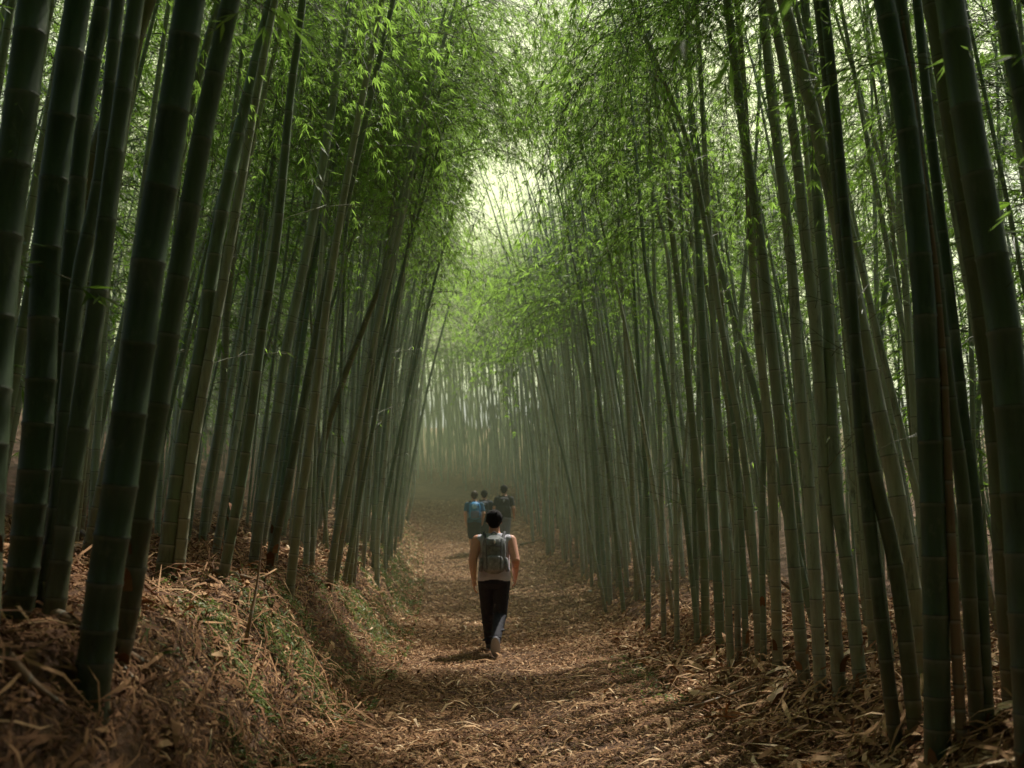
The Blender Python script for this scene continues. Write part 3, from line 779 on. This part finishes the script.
SKIN = plain('skin', (.66, .34, .23), .5, .08, 30, .1, .001)
HAIR = plain('hair', (.012, .010, .010), .95, .4, 120, .6, .004)
HAIRB = plain('brown_hair', (.06, .035, .022), .5, .4, 120, .6, .004)
def person(px, py, height, rz, label, skin, hairm, upper, upper_sleeve, lower, shorts, shoe, stride, vox, girth=1.05):
    b = at(px, py); k = height / 1.72
    root = empty('person', tuple(b), rz); root.scale = (k * girth, k * girth, k); tag(root, label, 'person', 'people walking along the trail')
    fx = stride
    # joints (figure faces +y)
    hipz = .90
    J = dict(hipL=(-.085, 0, hipz), hipR=(.085, 0, hipz))
    kneeL, ankL = (-.075, .16 * fx, .49), (-.05, .26 * fx, .085)
    kneeR, ankR = (.066, .03 * fx, .47), (.022, -.31 * fx, .21)
    shL, shR = (-.185, 0, 1.385), (.185, 0, 1.385)
    elL, elR = (-.245, -.03, 1.13), (.25, -.05, 1.13)
    elL, elR = (-.236, -.07 - .03 * fx, 1.14), (.240, -.05 - .05 * fx, 1.14)
    wrL, wrR = (-.222, -.02 - .12 * fx, .925), (.235, .10 + .12 * fx, .94)
    B = Body()
    B.zloft([(.82, 0, 0, .10, .09), (.86, 0, -.01, .155, .115), (.95, 0, -.01, .168, .12), (1.05, 0, 0, .145, .10), (1.15, 0, .005, .145, .10),
             (1.28, 0, .01, .165, .112), (1.38, 0, 0, .175, .105), (1.43, 0, -.005, .145, .08), (1.47, 0, -.005, .075, .062), (1.5, 0, 0, .05, .05)])
    B.limb((0, -.005, 1.42), .068, (0, .01, 1.54), .060)
    # head: skull, jaw, nose, ears, brow
    B.ell((0, .012, 1.63), (.080, .098, .105)); B.ell((0, .045, 1.565), (.052, .062, .052)); B.ell((0, .105, 1.60), (.012, .018, .022))
    B.ell((0, .098, 1.562), (.024, .012, .008)); B.ell((0, .088, 1.645), (.055, .018, .012)); B.ell((0, .095, 1.525), (.02, .014, .014))
    for sx in (-1, 1):
        B.ell((sx * .077, .005, 1.61), (.010, .018, .030)); B.ell((sx * .028, .096, 1.625), (.012, .008, .007))
        sh, el, wr = (shL, elL, wrL) if sx < 0 else (shR, elR, wrR)
        B.ell((sx * .158, 0, 1.385), (.068, .066, .056)); B.limb(sh, .064, el, .048); B.limb(el, .050, wr, .030)
        B.ell(tuple(np.array(el) + (np.array(wr) - el) * .25), (.041, .043, .07))
        wr = np.array(wr); d = wr - np.array(el); d = d / np.linalg.norm(d) * .5 + np.array([0, .04, -.5]); d /= np.linalg.norm(d)
        palm = wr + d * .055
        B.limb(wr, .023, palm, .024); B.ell(palm + d * .01, (.018, .038, .045))
        for q, (oy, l, r) in enumerate(((-.028, .062, .0082), (-.010, .078, .009), (.010, .084, .009), (.029, .076, .009))):
            a0 = palm + d * .04 + np.array([0, oy, 0]); a1 = a0 + d * l * .5 + np.array([-sx * .006, 0, 0]); a2 = a1 + d * l * .4 + np.array([-sx * .022, 0, 0])
            B.limb(a0, r * 1.1, a1, r); B.limb(a1, r, a2, r * .85)
        t0 = wr + d * .025 + np.array([0, .028, 0]); t1 = t0 + d * .03 + np.array([-sx * .01, .028, 0]); t2 = t1 + d * .03 + np.array([-sx * .012, .008, 0])
        B.limb(t0, .014, t1, .012); B.limb(t1, .012, t2, .0095)
        hip, kn, an = (J['hipL'], kneeL, ankL) if sx < 0 else (J['hipR'], kneeR, ankR)
        B.limb(hip, .088, kn, .056); B.limb(kn, .056, an, .034)
        if shorts: B.ell(tuple(np.array(kn) + (np.array(an) - kn) * .3 + np.array([0, -.018, 0])), (.05, .05, .10))
        toe = np.array(an) + (np.array([0, .15, -.05]) if sx < 0 else np.array([0, .09, -.14]))
        toe = np.array(an) + (toe - np.array(an)) * .55; B.limb(an, .035, toe, .026)
    B.build('body', skin, root, vox)
    # hair cap
    H = Body(); H.ell((0, -.004, 1.652), (.094, .110, .108)); H.ell((0, -.045, 1.585), (.068, .055, .06)); H.ell((.015, .05, 1.70), (.055, .05, .032))
    for q in range(26):
        a = q * 2.4; z = 1.60 + .13 * ((q * 37) % 26) / 26; rr = .083 * math.sqrt(max(.1, 1 - ((z - 1.645) / .1) ** 2))
        if math.sin(a) > .25 and z < 1.68: continue
        H.limb((rr * 1.05 * math.cos(a), rr * 1.2 * math.sin(a) - .004, z + .01), .011, (rr * 1.24 * math.cos(a + .2), rr * 1.36 * math.sin(a + .2) - .004, z + .035 * math.sin(q * 1.7)), .005)
    H.build('hair', hairm, root, vox)
    # upper garment
    S = Body()
    S.zloft([(.885, 0, 0, .186, .138), (.93, 0, -.005, .188, .138), (1.05, 0, 0, .176, .124), (1.15, 0, .005, .174, .120), (1.28, 0, .01, .186, .128),
             (1.37, 0, 0, .190, .119), (1.42, 0, -.005, .155, .095), (1.468, 0, -.005, .088, .072)])
    for sx in (-1, 1):
        sh, el = (shL, elL) if sx < 0 else (shR, elR)
        S.ell((sx * .155, 0, 1.392), (.070, .070, .060))
        if upper_sleeve:
            e = np.array(sh) + (np.array(el) - sh) * .72; S.limb(sh, .066, tuple(e), .060)
    for q in range(7):                     # soft folds round the waist
        a = q * .9; S.ell((.15 * math.cos(a), .11 * math.sin(a), 1.0 + .04 * math.sin(q * 2.)), (.03, .03, .012))
    S.build('shirt', upper, root, vox)
    T = Body()
    T.zloft([(.80, 0, 0, .10, .10), (.86, 0, -.01, .172, .132), (.95, 0, -.01, .176, .130), (.985, 0, -.005, .168, .124)])
    for sx in (-1, 1):
        hip, kn, an = (J['hipL'], kneeL, ankL) if sx < 0 else (J['hipR'], kneeR, ankR)
        if shorts:
            e = np.array(hip) + (np.array(kn) - hip) * .93; T.limb(hip, .102, tuple(e), .082)
        else:
            e = np.array(kn) + (np.array(an) - kn) * .9
            T.limb(hip, .102, kn, .076); T.limb(kn, .076, tuple(e), .058)
            for q in range(4):
                c = np.array(kn) + (e - kn) * (.05 + .3 * q); T.ell(tuple(c + np.array([.012 * (-1) ** q, -.015, 0])), (.072, .07, .018))
    T.build('shorts' if shorts else 'trousers', lower, root, vox)
    for sx in (-1, 1):
        an = ankL if sx < 0 else ankR
        tilt = -.10 if sx < 0 else -1.0
        d = np.array([0, math.cos(tilt), math.sin(tilt)]); u = np.array([0, -math.sin(tilt), math.cos(tilt)]); a = np.array(an)
        heel = a - u * .035 - d * .04; toe = heel + d * .21
        E = Body(); R_ = np.stack([np.array([1, 0, 0]), d, u], 1)
        E.ell(heel + d * .045 + u * .012, (.050, .082, .055), R_); E.ell(heel + d * .15, (.052, .09, .042), R_); E.limb(a + u * .03, .050, a - u * .01, .052)
        sh = E.build('shoe', shoe[0], root, vox)
        G = Body(); G.ell(heel + d * .085 - u * .028, (.054, .152, .016), R_)
        so = G.build('sole', shoe[1], sh, min(vox, .006))
    return root

def backpack(owner, label, bodym, panelm, accent, vox, wide=.15, tall=.25, logo=None):
    root = empty('backpack', tuple(owner.location), owner.rotation_euler.z); root.scale = owner.scale; tag(root, label, 'backpack', 'backpacks on the hikers')
    def rb(B, c, rx, ry, rz, n=4):
        rings = []
        for i in range(15):
            t = -1 + 2 * i / 14; kk = (1 - abs(t) ** n) ** (1 / n); kk = max(.3, kk)
            rings.append((c[2] + rz * t, c[0], c[1], rx * kk, ry * kk))
        B.zloft(rings)
    B = Body(); rb(B, (0, -.20, 1.21), wide, .095, tall); rb(B, (0, -.21, 1.22), wide * .86, .11, tall * .9); B.build('pack_body', bodym, root, vox)
    P = Body(); rb(P, (0, -.305, 1.11), wide * .78, .045, tall * .42); P.build('pocket', panelm, root, vox)
    for sx in (-1, 1):
        m = Body(); m.ell((sx * (wide + .008), -.19, 1.09), (.022, .06, .09)); m.build('side_pocket', panelm, root, vox)
        s = Body()
        pts = [(sx * .095, -.13, 1.40), (sx * .115, -.05, 1.475), (sx * .12, .05, 1.46), (sx * .125, .12, 1.36), (sx * .13, .135, 1.22), (sx * .155, .08, 1.08), (sx * .15, -.12, 1.02)]
        for a, b in zip(pts[:-1], pts[1:]): s.limb(a, .018, b, .018)
        s.build('strap', accent[0], root, vox)
        q = Body(); q.limb((sx * wide * .62, -.312, 1.40), .006, (sx * wide * .55, -.345, 1.04), .006); q.build('compression_cord', accent[0], root, min(vox, .005))
    hd = Body(); hd.limb((-.03, -.19, 1.46), .008, (0, -.19, 1.485), .008); hd.limb((0, -.19, 1.485), .008, (.03, -.19, 1.46), .008); hd.build('grab_loop', accent[0], root, .004)
    z = Body(); z.limb((-wide * .6, -.322, 1.32), .005, (wide * .6, -.322, 1.32), .005); z.build('zip', accent[0], root, .004)
    if logo:
        g = Body(); g.ell((logo[0], -.325, logo[1]), (logo[2], .012, logo[3])); g.build('patch', accent[1], root, .005)
    return root
tank = plain('grey_jersey', (.56, .55, .62), .85, .12, 18, .5, .01)
blackp = plain('black_cotton', (.026, .026, .036), .8, .3, 20, .6, .012)
w = person(494, 655, 1.70, 0.0, 'young man in grey sleeveless top and black trousers walking away, nearest of the four hikers', SKIN, HAIR, tank, False, blackp, False,
           (plain('shoe_grey', (.075, .075, .09), .6), plain('sole_grey_white', (.46, .47, .52), .6, .05)), 1.25, .0065, 1.1)
backpack(w, 'speckled grey backpack on the man in the sleeveless top', plain('pack_grey', (.19, .20, .20), .8, .55, 22, .7, .006), plain('pack_mid', (.25, .25, .26), .8, .5, 30, .5, .004),
         (plain('strap_grey', (.10, .10, .11), .7), plain('tag_pale', (.7, .7, .65), .6)), .006, .132, .232, (.01, 1.37, .012, .028))
p1 = person(474, 556, 1.66, .1, 'hiker in teal shirt and dark shorts, leftmost of the three ahead', SKIN, HAIRB, plain('teal_shirt', (.03, .12, .20), .8), True, plain('dark_shorts', (.02, .025, .03), .8), True,
            (plain('shoe_dark', (.05, .05, .05), .6), plain('sole_grey', (.3, .3, .3), .6)), .8, .012)
backpack(p1, 'bright blue and grey backpack on the leftmost distant hiker', plain('pack_blue', (.04, .26, .55), .6, .2), plain('pack_slate', (.14, .17, .26), .7), (plain('strap_navy', (.03, .05, .1), .7), plain('patch_sky', (.35, .68, .95), .5, .05)), .009, .15, .24, (-.01, 1.33, .075, .065))
p2 = person(484, 552, 1.62, -.05, 'hiker in dark navy top between the two other distant hikers', SKIN, HAIR, plain('navy_top', (.02, .03, .06), .8), True, plain('dark_trousers', (.02, .022, .03), .8), False,
            (plain('shoe_black', (.03, .03, .03), .6), plain('sole_black', (.05, .05, .05), .6)), -.7, .012)
backpack(p2, 'dark navy backpack with pale emblem on the middle distant hiker', plain('pack_navy', (.015, .025, .05), .7), plain('pack_navy_pocket', (.03, .04, .07), .7), (plain('strap_dark', (.02, .02, .03), .7), plain('patch_pale', (.45, .5, .55), .6, .05)), .009, .14, .23, (.0, 1.34, .06, .03))
p3 = person(504, 552, 1.76, -.1, 'tall hiker in black sleeves and pale blue trousers, rightmost of the three ahead', SKIN, HAIR, plain('black_tee', (.02, .02, .022), .8), True, plain('pale_jeans', (.20, .22, .30), .8), False,
            (plain('shoe_brown', (.08, .06, .05), .6), plain('sole_tan', (.3, .25, .2), .6)), .7, .012)
backpack(p3, 'black backpack on the tall rightmost distant hiker', plain('pack_black', (.018, .018, .022), .7), plain('pack_black_pocket', (.03, .03, .035), .7), (plain('strap_jet', (.01, .01, .012), .7), plain('patch_grey', (.35, .35, .38), .6, .05)), .009, .16, .22, (.03, 1.33, .025, .04))

# pale stone at the right path edge
def stone(px, py, r, label, seed):
    rs = np.random.RandomState(seed); p = at(px, py); B = Body()
    for q in range(5): B.ell(rs.uniform(-.4, .4, 3) * r * [1, 1, .3], rs.uniform(.5, .9, 3) * r * [1, 1, .6])
    o = B.build('stone', plain('pale_stone', (.6, .57, .52), .8), None, r / 9); o.location = p; tag(o, label, 'stone')
stone(592, 592, .07, 'small pale stone lying at the right path edge below the thin canes', 4)
stone(624, 600, .06, 'small greyish stone beside the first canes of the right thicket', 6)

# ------------------------------------------------------------------ haze between the canes, glowing by its own emission
def haze(y0, y1, dens, col, name='haze', z0=-3, z1=16, x0=-26, x1=26):
    me = bpy.data.meshes.new(name)
    v = [(x, y, z) for z in (z0, z1) for y in (y0, y1) for x in (x0, x1)]
    me.from_pydata(v, [], [(0, 2, 3, 1), (4, 5, 7, 6), (0, 1, 5, 4), (2, 6, 7, 3), (0, 4, 6, 2), (1, 3, 7, 5)])
    m = bpy.data.materials.new('glowing_mist'); m.use_nodes = True; nt = m.node_tree; nt.nodes.clear()
    out = nt.nodes.new('ShaderNodeOutputMaterial'); ab = nt.nodes.new('ShaderNodeVolumeAbsorption'); em = nt.nodes.new('ShaderNodeEmission'); ad = nt.nodes.new('ShaderNodeAddShader')
    ab.inputs['Color'].default_value = (0, 0, 0, 1); ab.inputs['Density'].default_value = dens
    em.inputs['Color'].default_value = (*col, 1); em.inputs['Strength'].default_value = dens  # emission stands in for light scattered in the haze
    nt.links.new(ab.outputs[0], ad.inputs[0]); nt.links.new(em.outputs[0], ad.inputs[1]); nt.links.new(ad.outputs[0], out.inputs['Volume'])
    me.materials.append(m)
    o = bpy.data.objects.new(name, me); COL.objects.link(o); tag(o, 'thin pale green haze with its own added glow among the distant canes', 'haze', kind='stuff')
haze(15, 70, .0020, (.80, .86, .50))
haze(40, 69.8, .008, (.60, .72, .38), z0=-2.9, z1=15.8, x0=-25.8, x1=25.8)
haze(43, 69.9, .05, (1.75, 1.85, .95), z0=9, z1=32, x0=-25.9, x1=25.9, name='added_glow_haze')  # added glow behind the crown opening, emitted by the box itself

# ------------------------------------------------------------------ light
el = math.asin(SUN_DIR.z); az = math.atan2(SUN_DIR.x, SUN_DIR.y)
w_ = bpy.data.worlds.new('World'); SC.world = w_; w_.use_nodes = True
nt = w_.node_tree; sky = nt.nodes.new('ShaderNodeTexSky'); sky.sky_type = 'NISHITA'; sky.sun_disc = False
sky.sun_elevation = el; sky.sun_rotation = az; sky.air_density = 1.0; sky.dust_density = 5.0; sky.ozone_density = 1.0
nt.links.new(sky.outputs[0], nt.nodes['Background'].inputs[0]); nt.nodes['Background'].inputs[1].default_value = .15
sl = bpy.data.lights.new('sun', 'SUN'); sl.energy = 5; sl.angle = math.radians(.5); sl.color = (1, .95, .86)
so = bpy.data.objects.new('sun', sl); COL.objects.link(so); so.rotation_euler = SUN_DIR.to_track_quat('Z', 'Y').to_euler()

# ------------------------------------------------------------------ camera
cd = bpy.data.cameras.new('camera'); cam = bpy.data.objects.new('camera', cd); COL.objects.link(cam)
cam.location = (0, 0, CAMZ); cam.rotation_euler = (math.pi / 2 + PITCH, 0, 0)
cd.sensor_width = 36; cd.lens = F / 1024 * 36; cd.clip_end = 1000; cd.clip_start = .05
cd.dof.use_dof = True; cd.dof.focus_distance = 9.5; cd.dof.aperture_fstop = 2.0
SC.camera = cam
SC.view_settings.view_transform = 'Standard'; SC.view_settings.look = 'None'; SC.view_settings.exposure = 0
SC.cycles.max_bounces = 9; SC.cycles.diffuse_bounces = 5; SC.cycles.transmission_bounces = 6; SC.cycles.glossy_bounces = 2
SC.cycles.use_denoising = True
SC.cycles.sample_clamp_indirect = 4
